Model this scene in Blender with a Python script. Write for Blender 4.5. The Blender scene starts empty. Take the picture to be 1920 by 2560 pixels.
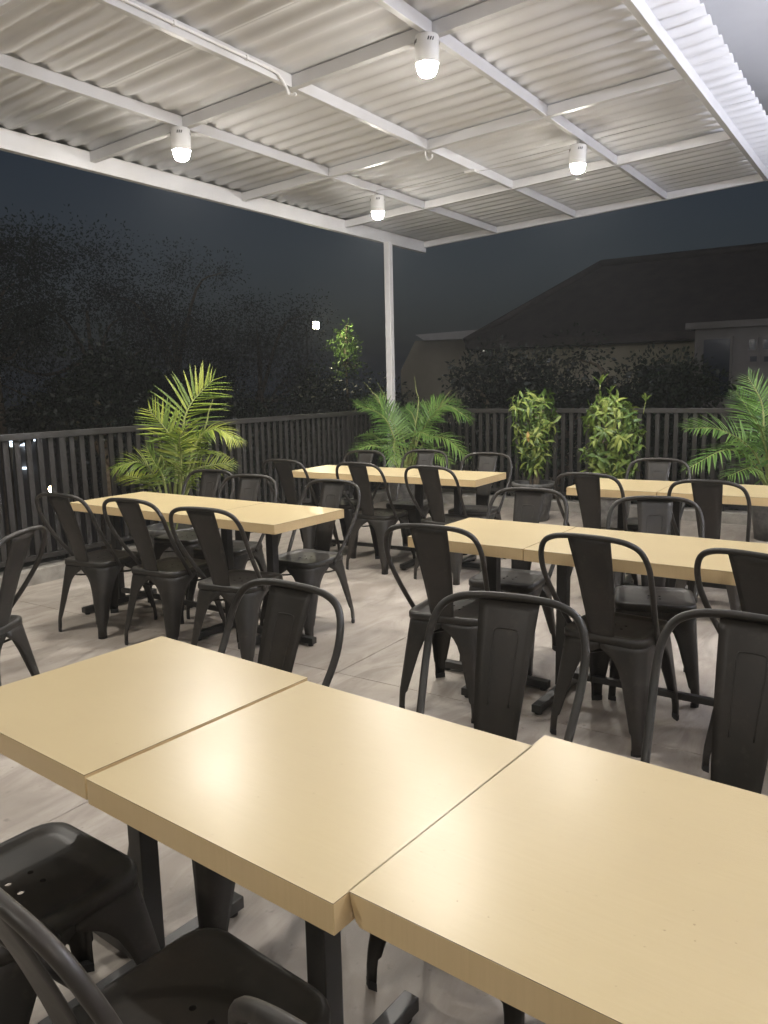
import bpy, bmesh, math, random
import numpy as np
from mathutils import Vector, Matrix
random.seed(7); rng = np.random.default_rng(7)
S = bpy.context.scene; COL = S.collection
# ------------------------------------------------------------------ camera
CAM = Vector((0, 0, 1.4814)); F = 1979.24            # focal length in pixels of the 1920 x 2560 photograph
RT = Vector((0.83339691, 0.55225673, -0.02149641)).normalized()
UP = Vector((-0.06968326, 0.14358301, 0.98718193)).normalized()
FW = Vector((-0.54826438, 0.82121643, -0.15814468)).normalized()
cd = bpy.data.cameras.new('camera'); cam = bpy.data.objects.new('camera', cd); COL.objects.link(cam)
cd.sensor_fit = 'VERTICAL'; cd.sensor_height = 36; cd.sensor_width = 27; cd.lens = 36 * F / 2560
cd.clip_start = .02; cd.clip_end = 1500
cam.matrix_world = Matrix(((RT.x, UP.x, -FW.x, CAM.x), (RT.y, UP.y, -FW.y, CAM.y), (RT.z, UP.z, -FW.z, CAM.z), (0, 0, 0, 1)))
S.camera = cam
# ------------------------------------------------------------------ night sky, faint moon
W = bpy.data.worlds.new('World'); S.world = W; W.use_nodes = True
wn = W.node_tree.nodes; wl = W.node_tree.links
sky = wn.new('ShaderNodeTexSky'); sky.sky_type = 'NISHITA'; sky.sun_disc = False
sky.sun_elevation = math.radians(38); sky.sun_rotation = math.radians(150); sky.air_density = 1.0; sky.dust_density = 4.0
wl.new(sky.outputs[0], wn['Background'].inputs[0]); wn['Background'].inputs[1].default_value = .0075
sd = bpy.data.lights.new('moon', 'SUN'); sd.energy = .03; sd.angle = math.radians(1); sd.color = (.8, .88, 1)
so = bpy.data.objects.new('moon', sd); COL.objects.link(so); so.rotation_euler = (math.radians(52), 0, math.radians(30))
S.view_settings.view_transform = 'Standard'; S.view_settings.look = 'None'; S.view_settings.exposure = .17; S.view_settings.gamma = 1
LAMP = 2450.0; FROST = 95.0      # radiance of the ceiling bulbs
GLARE_VEIL = .0031; FLOOD = 1500.0      # radiance of the building's cool flood light

# ------------------------------------------------------------------ helpers
def ray(px, py): return FW * F + RT * (px - 960) - UP * (py - 1280)
def on_z(px, py, z): d = ray(px, py); return CAM + d * ((z - CAM.z) / d.z)
def on_y(px, py, y): d = ray(px, py); return CAM + d * (y / d.y)
def at(px, py, depth): return CAM + ray(px, py) * (depth / F)

def tag(o, label=None, cat=None, group=None, kind=None):
    if label: o['label'] = label
    if cat: o['category'] = cat
    if group: o['group'] = group
    if kind: o['kind'] = kind
    return o
def link(name, data, parent=None):
    o = bpy.data.objects.new(name, data); COL.objects.link(o)
    if parent: o.parent = parent
    return o
def empty(name, loc, rz=0, label=None, cat=None, group=None):
    o = link(name, None); o.empty_display_size = .1; o.location = loc; o.rotation_euler = (0, 0, rz)
    return tag(o, label, cat, group)
class MB:
    def __init__(s): s.v = []; s.f = []; s.m = []; s.sm = []
    def add(s, vs, fs, mi=0, smooth=False):
        b = len(s.v); s.v += [tuple(v) for v in vs]
        for f in fs: s.f.append([i + b for i in f]); s.m.append(mi); s.sm.append(smooth)
        return s
    def box(s, x0, x1, y0, y1, z0, z1, mi=0, zf=None):
        vs = [(x, y, z) for z in (z0, z1) for y in (y0, y1) for x in (x0, x1)]
        if zf: vs = [(x, y, z + zf(x)) for x, y, z in vs]
        return s.add(vs, [(0, 2, 3, 1), (4, 5, 7, 6), (0, 1, 5, 4), (2, 6, 7, 3), (0, 4, 6, 2), (1, 3, 7, 5)], mi)
    def tube(s, path, r, n=10, mi=0, cap=True, rfun=None):
        path = [Vector(p) for p in path]; vs = []; fs = []; t0 = None
        t = (path[1] - path[0]).normalized(); a = t.orthogonal().normalized()
        for i, p in enumerate(path):
            t = (path[min(i + 1, len(path) - 1)] - path[max(i - 1, 0)]).normalized()
            a = (a - t * a.dot(t)).normalized(); b = t.cross(a); rr = rfun(i / (len(path) - 1)) if rfun else r
            vs += [p + (a * math.cos(k * 2 * math.pi / n) + b * math.sin(k * 2 * math.pi / n)) * rr for k in range(n)]
        for i in range(len(path) - 1):
            fs += [(i * n + k, i * n + (k + 1) % n, (i + 1) * n + (k + 1) % n, (i + 1) * n + k) for k in range(n)]
        s.add(vs, fs, mi, True)
        if cap: s.add(vs[:n][::-1] + vs[-n:], [tuple(range(n)), tuple(range(n, 2 * n))], mi)
        return s
    def lathe(s, prof, n=32, mi=0, c=(0, 0, 0), smooth=True, close=True):
        vs = [(c[0] + r * math.cos(k * 2 * math.pi / n), c[1] + r * math.sin(k * 2 * math.pi / n), c[2] + z) for r, z in prof for k in range(n)]
        fs = [(i * n + k, i * n + (k + 1) % n, (i + 1) * n + (k + 1) % n, (i + 1) * n + k) for i in range(len(prof) - 1) for k in range(n)]
        s.add(vs, fs, mi, smooth)
        if close:
            m = len(prof) - 1
            s.add(vs[:n][::-1] + vs[m * n:], [tuple(range(n)), tuple(range(n, 2 * n))], mi)
        return s
    def prism(s, poly, d, mi=0):                         # closed polygon of 3D points pushed along vector d
        d = Vector(d); n = len(poly); a = [Vector(p) for p in poly]; b = [p + d for p in a]
        return s.add(a + b, [tuple(range(n))[::-1], tuple(range(n, 2 * n))] + [(i, (i + 1) % n, n + (i + 1) % n, n + i) for i in range(n)], mi)
    def mesh(s, name, mats, bevel=0, solid=0, seg=2, autosm=False):
        me = bpy.data.meshes.new(name); me.from_pydata(s.v, [], s.f)
        for m in (mats if isinstance(mats, (list, tuple)) else [mats]): me.materials.append(m)
        me.polygons.foreach_set('material_index', s.m); me.polygons.foreach_set('use_smooth', s.sm)
        bm = bmesh.new(); bm.from_mesh(me)
        bmesh.ops.remove_doubles(bm, verts=bm.verts, dist=1e-5)
        if solid: bmesh.ops.solidify(bm, geom=bm.faces[:], thickness=solid)
        bmesh.ops.recalc_face_normals(bm, faces=bm.faces)
        if bevel: bmesh.ops.bevel(bm, geom=[e for e in bm.edges if e.is_manifold and e.calc_face_angle(0) > .6], offset=bevel, segments=seg, profile=.5, affect='EDGES')
        bm.to_mesh(me); bm.free(); me.update(); return me
    def build(s, name, mats, parent=None, **k): return link(name, s.mesh(name, mats, **k), parent)
def spline(pts, n):
    P = [Vector(p) for p in pts]; P = [P[0] * 2 - P[1]] + P + [P[-1] * 2 - P[-2]]; out = []
    for i in range(1, len(P) - 2):
        for k in range(n):
            t = k / n; a, b, c, d = P[i - 1:i + 3]
            out.append(.5 * ((2 * b) + (c - a) * t + (2 * a - 5 * b + 4 * c - d) * t * t + (3 * b - a - 3 * c + d) * t ** 3))
    return out + [P[-2]]
def copy_tree(o, parent=None):
    c = o.copy(); COL.objects.link(c)
    if parent: c.parent = parent; c.matrix_parent_inverse = o.matrix_parent_inverse
    for ch in KIDS.get(o.name, []): copy_tree(ch, c)
    return c
KIDS = {}
def index_kids(o):
    KIDS[o.name] = list(o.children)
    for c in o.children: index_kids(c)

# ------------------------------------------------------------------ materials
def mat(name, base, rough=.5, metal=0, spec=.5, emit=None, es=0):
    m = bpy.data.materials.new(name); m.use_nodes = True; b = m.node_tree.nodes['Principled BSDF']
    b.inputs['Base Color'].default_value = (*base, 1); b.inputs['Roughness'].default_value = rough
    b.inputs['Metallic'].default_value = metal; b.inputs['Specular IOR Level'].default_value = spec
    if emit: b.inputs['Emission Color'].default_value = (*emit, 1); b.inputs['Emission Strength'].default_value = es
    return m
def coords(m, kind, scale=(1, 1, 1)):
    nt = m.node_tree
    if kind == 'Position': src = nt.nodes.new('ShaderNodeNewGeometry').outputs['Position']
    else: src = nt.nodes.new('ShaderNodeTexCoord').outputs[kind]
    mp = nt.nodes.new('ShaderNodeMapping'); mp.inputs['Scale'].default_value = scale; nt.links.new(src, mp.inputs[0]); return mp.outputs[0]
def noise(m, vec, sc, det=5, rough=.55, dist=0):
    n = m.node_tree.nodes.new('ShaderNodeTexNoise'); n.inputs['Scale'].default_value = sc; n.inputs['Detail'].default_value = det
    n.inputs['Roughness'].default_value = rough; n.inputs['Distortion'].default_value = dist
    m.node_tree.links.new(vec, n.inputs['Vector']); return n.outputs['Fac']
def ramp(m, fac, stops):
    r = m.node_tree.nodes.new('ShaderNodeValToRGB'); e = r.color_ramp.elements
    while len(e) < len(stops): e.new(.5)
    for k, (p, c) in enumerate(stops): e[k].position = p; e[k].color = (*c, 1) if len(c) == 3 else c
    m.node_tree.links.new(fac, r.inputs[0]); return r.outputs[0]
def mix(m, fac, a, b, mode='MIX'):
    x = m.node_tree.nodes.new('ShaderNodeMix'); x.data_type = 'RGBA'; x.blend_type = mode
    for sock, v in ((x.inputs[0], fac), (x.inputs[6], a), (x.inputs[7], b)):
        if isinstance(v, (int, float)): sock.default_value = v
        elif isinstance(v, tuple): sock.default_value = (*v, 1)
        else: m.node_tree.links.new(v, sock)
    return x.outputs[2]
def setc(m, col): m.node_tree.links.new(col, m.node_tree.nodes['Principled BSDF'].inputs['Base Color'])
def setr(m, fac, lo, hi):
    r = m.node_tree.nodes.new('ShaderNodeMapRange'); r.inputs[3].default_value = lo; r.inputs[4].default_value = hi
    m.node_tree.links.new(fac, r.inputs[0]); m.node_tree.links.new(r.outputs[0], m.node_tree.nodes['Principled BSDF'].inputs['Roughness'])
def bump(m, h, strength, dist=.002):
    b = m.node_tree.nodes.new('ShaderNodeBump'); b.inputs['Strength'].default_value = strength; b.inputs['Distance'].default_value = dist
    m.node_tree.links.new(h, b.inputs['Height']); m.node_tree.links.new(b.outputs[0], m.node_tree.nodes['Principled BSDF'].inputs['Normal'])
def noisy(name, a, b, sc, rough=.5, kind='Position', scale=(1, 1, 1), lo=.35, hi=.65, bmp=0, bsc=None, det=5, **k):
    m = mat(name, a, rough, **k); v = coords(m, kind, scale); n = noise(m, v, sc, det); setc(m, ramp(m, n, [(lo, a), (hi, b)]))
    if bmp: bump(m, noise(m, v, bsc or sc * 4, 4), bmp)
    return m
M = {}
# concrete terrace
m = M['concrete'] = mat('concrete', (.3, .27, .23), .55); v = coords(m, 'Position'); vs = coords(m, 'Position', (1, .35, 1))
c1 = ramp(m, noise(m, v, .9, 6, .6, .6), [(.3, (.25, .22, .185)), (.5, (.365, .325, .28)), (.7, (.46, .42, .37))])
c2 = mix(m, ramp(m, noise(m, vs, 6, 7, .65, 1.2), [(.40, (0, 0, 0)), (.60, (.75, .75, .75))]), c1, (.25, .215, .18))
c3 = mix(m, ramp(m, noise(m, v, 26, 3, .5), [(.66, (0, 0, 0)), (.74, (.7, .7, .7))]), c2, (.17, .15, .13))
setc(m, c3); setr(m, noise(m, v, 5, 5), .38, .75); bump(m, noise(m, v, 60, 6, .7), .25, .003)
M['joint'] = mat('joint_dark', (.06, .055, .05), .9)
M['kerb'] = noisy('kerb_concrete', (.22, .205, .18), (.33, .31, .275), 9, .8, bmp=.5, bsc=40)
# light oak laminate, grain along local x ; edge band
def wood(name, a, b, scale):
    m = mat(name, a, .38, spec=.5); v = coords(m, 'Object', scale); oi = m.node_tree.nodes.new('ShaderNodeObjectInfo')
    ad = m.node_tree.nodes.new('ShaderNodeVectorMath'); ad.operation = 'ADD'; m.node_tree.links.new(v, ad.inputs[0])
    cb = m.node_tree.nodes.new('ShaderNodeCombineXYZ'); ml = m.node_tree.nodes.new('ShaderNodeMath'); ml.operation = 'MULTIPLY'; ml.inputs[1].default_value = 37
    m.node_tree.links.new(oi.outputs['Random'], ml.inputs[0]); m.node_tree.links.new(ml.outputs[0], cb.inputs[1]); m.node_tree.links.new(cb.outputs[0], ad.inputs[1])
    g = noise(m, ad.outputs[0], 6, 6, .65); setc(m, ramp(m, g, [(.35, a), (.65, b)])); setr(m, g, .29, .35); return m
M['laminate'] = wood('oak_laminate', (.535, .43, .24), (.55, .445, .252), (1.6, 40, 1))
M['edge'] = wood('oak_edge_band', (.62, .465, .25), (.65, .49, .27), (34, 34, 1.0))
m = M['laminate']; nt = m.node_tree; b_ = nt.nodes['Principled BSDF']; old = b_.inputs['Base Color'].links[0].from_socket; v = coords(m, 'Position')
sp = ramp(m, noise(m, v, 130, 2, .4), [(.755, (0, 0, 0)), (.775, (.55, .55, .55))]); setc(m, mix(m, sp, mix(m, ramp(m, noise(m, v, 4.5, 4), [(.45, (0, 0, 0)), (.75, (.35, .35, .35))]), old, (.485, .38, .215)), (.25, .16, .08)))
setr(m, noise(m, v, 7, 5, .6), .27, .37)
M['seam'] = mat('laminate_edge', (.10, .062, .03), .6)
M['chip'] = noisy('raw_chipboard', (.42, .2, .07), (.6, .36, .17), 160, .9, bmp=.6)
# black powder coat
m = M['black'] = mat('black_powder_coat', (.018, .018, .016), .42, spec=.35); v0 = coords(m, 'Object'); oi = m.node_tree.nodes.new('ShaderNodeObjectInfo')
ad = m.node_tree.nodes.new('ShaderNodeVectorMath'); ad.operation = 'ADD'; m.node_tree.links.new(v0, ad.inputs[0]); m.node_tree.links.new(oi.outputs['Location'], ad.inputs[1]); v = ad.outputs[0]
setc(m, ramp(m, noise(m, v, 7, 5), [(.35, (.022, .021, .0175)), (.7, (.034, .029, .024))])); setr(m, noise(m, v, 11, 4), .34, .55); bump(m, noise(m, v, 420, 2), .06, .0006)
old = m.node_tree.nodes['Principled BSDF'].inputs['Base Color'].links[0].from_socket
setc(m, mix(m, ramp(m, noise(m, v, 16, 8, .75), [(.56, (0, 0, 0)), (.74, (.6, .6, .6))]), old, (.075, .064, .052)))
M['steel'] = noisy('black_table_steel', (.02, .02, .018), (.03, .028, .025), 12, .38, 'Object')
M['rubber'] = mat('rubber_foot', (.02, .02, .02), .8)
M['rail'] = noisy('railing_paint', (.015, .014, .012), (.022, .020, .0175), 8, .5, bmp=.1)
m = M['white'] = noisy('white_steel_paint', (.64, .635, .635), (.70, .695, .695), 3, .42)
m = M['sheet'] = mat('corrugated_sheet', (.6, .59, .565), .8, spec=.2); v = coords(m, 'Position', (.25, 2.2, 1)); v2 = coords(m, 'Position')
s1 = ramp(m, noise(m, v, 2.2, 6, .6), [(.3, (.74, .745, .76)), (.6, (.81, .815, .83))])
setc(m, mix(m, ramp(m, noise(m, v2, 1.1, 5), [(.5, (0, 0, 0)), (.75, (.45, .45, .45))]), s1, (.69, .685, .675))); bump(m, noise(m, v2, 45, 4), .08, .002)
M['lampwhite'] = mat('lamp_housing', (.82, .81, .79), .35)
M['bulb'] = mat('bulb_glass', (1, 1, 1), .4, emit=(1, .945, .865), es=LAMP)
M['frost'] = mat('frosted_glass', (1, 1, 1), .4, emit=(1, .945, .865), es=FROST)
M['flood'] = mat('flood_glass', (1, 1, 1), .4, emit=(.84, .86, 1), es=FLOOD)
M['slot'] = mat('dark_slot', (.02, .02, .02), .9)
m = M['pot'] = mat('black_plastic_pot', (.03, .03, .03), .5); v = coords(m, 'Object')
setc(m, ramp(m, noise(m, v, 9, 6, .65), [(.35, (.035, .035, .034)), (.65, (.14, .137, .128))]))
m = M['pot_grey'] = mat('dusty_grey_pot', (.1, .1, .09), .75); v = coords(m, 'Object')
setc(m, ramp(m, noise(m, v, 11, 6, .65), [(.35, (.07, .068, .063)), (.68, (.21, .205, .19))]))
M['soil'] = noisy('potting_soil', (.03, .022, .015), (.07, .05, .035), 40, .95, bmp=.8)
M['trunk'] = noisy('bark', (.10, .075, .05), (.2, .16, .11), 14, .9, bmp=.6)
def leafmat(name, a, b, c, pos=3.0, tr=.25):
    m = mat(name, a, .45); nt = m.node_tree; oi = nt.nodes.new('ShaderNodeObjectInfo'); n = noise(m, coords(m, 'Position'), pos, 2)
    ad = nt.nodes.new('ShaderNodeMath'); ad.operation = 'MULTIPLY_ADD'; nt.links.new(oi.outputs['Random'], ad.inputs[0]); ad.inputs[1].default_value = .5
    nt.links.new(n, ad.inputs[2]); sb = nt.nodes.new('ShaderNodeMath'); sb.operation = 'SUBTRACT'; nt.links.new(ad.outputs[0], sb.inputs[0]); sb.inputs[1].default_value = .25
    col = ramp(m, sb.outputs[0], [(.25, a), (.5, b), (.75, c)]); setc(m, col)
    t = nt.nodes.new('ShaderNodeBsdfTranslucent'); nt.links.new(col, t.inputs[0]); mx = nt.nodes.new('ShaderNodeMixShader'); mx.inputs[0].default_value = tr
    nt.links.new(nt.nodes['Principled BSDF'].outputs[0], mx.inputs[1]); nt.links.new(t.outputs[0], mx.inputs[2]); nt.links.new(mx.outputs[0], nt.nodes['Material Output'].inputs[0]); return m
M['palm_yellow'] = leafmat('palm_leaf_yellow_green', (.075, .13, .015), (.155, .22, .025), (.30, .34, .05))
M['palm_green'] = leafmat('palm_leaf_green', (.06, .13, .025), (.10, .20, .035), (.16, .27, .06))
M['palm_stem'] = noisy('palm_stem', (.16, .2, .05), (.28, .3, .1), 12, .5)
M['shrub'] = leafmat('shrub_leaf', (.05, .10, .015), (.13, .20, .03), (.29, .34, .075), 6)
M['shrub_dry'] = leafmat('dry_leaf', (.38, .2, .05), (.45, .26, .06), (.5, .32, .1), 6)
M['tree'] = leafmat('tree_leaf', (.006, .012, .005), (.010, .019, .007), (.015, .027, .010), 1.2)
M['ground'] = noisy('ground_soil', (.045, .05, .03), (.09, .08, .06), .6, .95)
M['plaster'] = noisy('pale_plaster', (.42, .39, .29), (.52, .48, .38), .9, .85)
M['plaster_grey'] = noisy('grey_plaster', (.11, .105, .10), (.15, .14, .135), .9, .85)
M['tile'] = noisy('roof_tile', (.035, .030, .028), (.055, .046, .042), 3, .8)
M['window'] = mat('dark_window', (.012, .018, .03), .12)
M['frame'] = mat('window_frame', (.1, .1, .1), .6)
M['soffit'] = noisy('white_soffit', (.76, .76, .76), (.82, .82, .82), 1.5, .6)
M['litwin'] = mat('lit_window', (.8, .8, .8), .4, emit=(.72, .85, 1), es=3.0)
M['dimwin'] = mat('dim_lit_window', (.8, .8, .8), .4, emit=(1, .95, .82), es=.7)
M['warmglass'] = mat('garden_bulb', (1, 1, 1), .4, emit=(1, .72, .4), es=90)
M['wirecol'] = mat('galvanised_wire', (.5, .48, .44), .4, .6)
M['cfl'] = mat('flood_lens', (1, 1, 1), .3, emit=(1, .93, .62), es=330)

# ------------------------------------------------------------------ the setting
XK, YK, XR, YF = -5.630, 8.617, -5.709, 8.698            # kerb faces, railing planes
base = MB().box(-5.86, 6, -4, 8.87, -3.6, -.035).build('terrace_base', M['kerb']); tag(base, kind='structure')
fl = MB().box(XK, 6, -4, YK, -.034, -.012).build('terrace_floor', M['joint']); tag(fl, kind='structure')
xs = [XK + .002, -5.02 + 0, -2.42, .18, 2.78, 5.9]; ys = [-3.98, -2.05, .55, 3.15, 5.75, YK - .002]
for i in range(len(xs) - 1):
    for j in range(len(ys) - 1):
        MB().box(xs[i] + .002, xs[i + 1] - .002, ys[j] + .002, ys[j + 1] - .002, -.0118, 0).build('floor_slab', M['concrete'], fl, bevel=.0015, seg=1)
k = MB().box(-5.82, XK, -4, 8.83, -.033, .115).build('kerb', M['kerb'], bevel=.008); tag(k, kind='structure')
k = MB().box(XK, 6, YK, 8.832, -.033, .112).build('kerb', M['kerb'], bevel=.008); tag(k, kind='structure')
g = MB().add([(-500, -400, -3.6), (500, -400, -3.6), (500, 700, -3.6), (-500, 700, -3.6)], [(0, 1, 2, 3)]).build('ground', M['ground']); tag(g, kind='structure')

# ------------------------------------------------------------------ canopy over the terrace
SL = .0548; zf = lambda x: 3.2946 + SL * (x + 5.63)      # underside of the steel frame, rising to the right
YB = [.8, 2.55, 4.308, 6.047, 7.748]; YE = 9.591; Y0 = -2.6; XP = [-4.556, -3.524, -2.469]; XE = -5.63; XQ = -1.436; XSH = -1.193
can = empty('terrace_canopy', (-5.58, 8.577, 0), 0, 'white steel canopy with corrugated sheets on a slim corner post', 'canopy')
O = can.location; inv = Matrix.Translation(-O)
def cpart(mb, name, mt, **k):
    o = mb.build(name, mt, can, **k); o.matrix_parent_inverse = inv; return o
cpart(MB().box(XE - .06, XE, Y0, YE + .004, -.06, .0825, zf=lambda x: zf(XE)), 'edge_beam', M['white'], bevel=.003)
cpart(MB().box(XE + .001, XQ - .046, YE - .05, YE, 0, .078, zf=zf), 'far_beam', M['white'], bevel=.003)
cpart(MB().box(XQ - .045, XQ, Y0, YE + .002, -.004, .082, zf=lambda x: zf(XQ)), 'edge_beam', M['white'], bevel=.003)
xb = [XE] + XP + [XQ - .045]
for y in YB: cpart(MB().box(XE + .001, XQ - .046, y, y + .05, .0, .078, zf=zf), 'cross_beam', M['white'], bevel=.003)
yb = [Y0] + YB + [YE - .05]
for x in XP:
    for a, b in zip(yb[:-1], yb[1:]):
        cpart(MB().box(x - .04, x, a + (.051 if a != Y0 else 0), b - .001, .003, .08, zf=lambda xx, x=x: zf(x)), 'purlin', M['white'], bevel=.003)
cpart(MB().box(-5.622, -5.54, 8.54, 8.62, .0, zf(XE) - .061), 'post', M['white'], bevel=.006)
cpart(MB().box(-5.66, -5.50, 8.50, 8.616, .0005, .012), 'base_plate', M['white'], bevel=.002)
PITCH, AMP = .175, .014
def sheet(ya, yb_, lift):
    mb = MB(); n = int((yb_ - ya) / PITCH * 12); xsn = [-5.80, -4.6, -3.4, -2.3, XSH]; vs = []; fs = []
    for x in xsn:
        for i in range(n + 1):
            y = ya + (yb_ - ya) * i / n; s_ = math.sin(2 * math.pi * y / PITCH)
            vs.append((x, y, zf(x) + .083 + AMP + lift + AMP * math.copysign(abs(s_) ** .8, s_)))
    for a in range(len(xsn) - 1):
        fs += [(a * (n + 1) + i, (a + 1) * (n + 1) + i, (a + 1) * (n + 1) + i + 1, a * (n + 1) + i + 1) for i in range(n)]
    return mb.add(vs, fs, 0, True)
y = Y0; kk = 0; SW = PITCH * 5
while y < YE + .02:
    e = min(y + SW + PITCH * .55, YE + .05)
    cpart(sheet(y, e, .0065 * (kk % 2)), 'roof_sheet', M['sheet'], solid=.004); y += SW; kk += 1
# conduit, hooks and wires under the frame
zc = lambda x: zf(x) - .012
cq = empty('electrical_conduit', (-3.50, 4.2, zf(-3.5)), 0, 'thin white conduit pipe clipped along the middle purlin, bent down at its end', 'pipe')
pth = spline([(-.012, -6.4, .045), (-.012, -3, .045), (-.012, -.5, .045), (-.012, -.10, .042), (-.008, -.03, .02), (.0, .01, -.02), (.008, .025, -.055)], 6)
MB().tube(pth, .0095, 10).build('pipe', M['lampwhite'], cq)
MB().tube([(.007, .023, -.05), (.012, .032, -.075)], .013, 10).build('coupling', M['lampwhite'], cq)
MB().tube(spline([(.011, .03, -.07), (.03, .035, -.078), (.05, .04, -.07), (.06, .042, -.085)], 4), .009, 8).build('pipe_end', M['lampwhite'], cq)
for yy in (-.9, -2.1, -.33): MB().box(-.0235, .002, yy - .010, yy + .010, .032, .058).build('clip', M['lampwhite'], cq, bevel=.003)
hk = empty('ceiling_hook', (-3.56, 6.075, zf(-3.56)), 0, 'small white hook hanging under the second cross beam', 'hook')
MB().tube(spline([(0, 0, 0), (0, 0, -.03), (.02, .01, -.07), (.055, .01, -.06), (.06, .01, -.03)], 5), .008, 8).build('hook_bend', M['lampwhite'], hk)
wr = empty('ceiling_wire', (-3.524, 6.86, zf(-3.5)), 0, 'thin sagging wires tied to a clip on the middle purlin', 'wire')
MB().box(-.06, .05, -.05, .05, -.03, -.002).build('clip', M['lampwhite'], wr, bevel=.008)
for q in (spline([(0, 0, -.02), (-.5, -.05, -.07), (-1.0, -.1, -.05)], 8), spline([(0, 0, -.02), (.5, -.05, -.03), (1.06, -.12, -.005)], 8)): MB().tube(q, .0025, 5).build('wire_strand', M['wirecol'], wr)

# ------------------------------------------------------------------ ceiling lamps
def lamp_meshes():
    h = MB().lathe([(.0, -.0001), (.066, 0), (.070, -.006), (.070, -.150), (.066, -.152), (.064, -.138), (.0, -.138)], 36, close=False).mesh('housing', M['lampwhite'])
    b = MB().lathe([(.056, -.139), (.060, -.155), (.060, -.175), (.054, -.194), (.044, -.206)], 28, close=False).mesh('frosted_glass', M['frost'])
    l = MB().lathe([(.044, -.2065), (.03, -.215), (.0, -.219)], 24, close=False).mesh('bulb', M['bulb'])
    r = MB().lathe([(.0, .05), (.009, .05), (.009, 0), (.0, 0)], 10, close=False).mesh('stem', M['wirecol'])
    sl = MB()
    for a0 in range(4):
        for kx in (-1, 0, 1):
            a = a0 * math.pi / 2 + kx * .2 + 5.3 ; c, s_ = math.cos(a), math.sin(a); t = Vector((-s_, c, 0)); p = Vector((c, s_, 0)) * .0706
            q = [p - t * .0035 + Vector((0, 0, -.045)) - t * .003, p + t * .0035 + Vector((0, 0, -.045)) - t * .003, p + t * .0035 + Vector((0, 0, -.026)) + t * .003, p - t * .0035 + Vector((0, 0, -.026)) + t * .003]
            sl.prism(q, Vector((c, s_, 0)) * .0012)
    return h, b, l, r, sl.mesh('vent_slots', M['slot'])
LH = lamp_meshes()
def ceiling_lamp(x, y, drop, label):
    o = empty('ceiling_lamp', (x, y, zf(x) - drop), random.random() * .4, label, 'lamp', 'cylinder lamps under the canopy')
    for n, me in zip(('housing', 'frosted_glass', 'bulb', 'stem', 'vent_slots'), LH):
        q = link(n, me, o)
        if n == 'vent_slots': tag(q, kind='stuff')
ceiling_lamp(-4.576, 4.30, .004, 'white cylinder ceiling lamp nearest the left edge of the canopy')
ceiling_lamp(-4.576, 6.86, .02, 'smallest white cylinder ceiling lamp, nearest above the corner post')
ceiling_lamp(-2.489, 4.28, .004, 'largest white cylinder ceiling lamp at the top of the photo')
ceiling_lamp(-2.489, 6.77, .045, 'white cylinder ceiling lamp hanging on a short stem at upper right')
ceiling_lamp(-4.576, 1.7, .004, 'white cylinder ceiling lamp beyond the left border of the photo')
ceiling_lamp(-2.489, -1.6, .004, 'white cylinder ceiling lamp behind the photographer')
UCZ = 4.36
ceiling_lamp(1.3, -1.6, zf(1.3) - UCZ + .002, 'white cylinder lamp under the upper canopy behind the photographer')
ceiling_lamp(1.3, 3.4, zf(1.3) - UCZ + .002, 'white cylinder lamp under the upper canopy right of the photo')

# ------------------------------------------------------------------ railings
def railing(name, label, length, origin, rz, post_at):
    r = empty(name, origin, rz, label, 'railing')
    MB().box(0, length, -.03, .03, 1.125, 1.176).build('top_rail', M['rail'], r, bevel=.004)
    MB().box(0, length, -.018, .018, .175, .215).build('bottom_rail', M['rail'], r, bevel=.003)
    pk = MB().box(-.023, .023, -.011, .011, .2155, 1.1245).mesh('picket', M['rail'], bevel=.002, seg=1)
    po = MB().box(-.03, .03, -.026, .026, .116, 1.1245).mesh('rail_post', M['rail'], bevel=.003, seg=1)
    x = .05
    while x < length - .03:
        near = [p for p in post_at if abs(p - x) < .049]
        if near: o = link('rail_post', po, r)
        else: o = link('picket', pk, r)
        o.location.x = x; o.location.z = 0; o.rotation_euler.z = random.uniform(-.05, .05) if not near else 0; x += .0955
    return r
railing('railing', 'dark slatted metal railing along the left side of the terrace', 8.9, (XR, -.18, 0), math.pi / 2, [.05, 2.05, 4.06, 6.07, 7.98])
railing('railing', 'dark slatted metal railing along the far side behind the shrubs', 6.6, (XR + .05, YF, 0), 0, [.05, 2.06, 4.07, 6.08])

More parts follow.
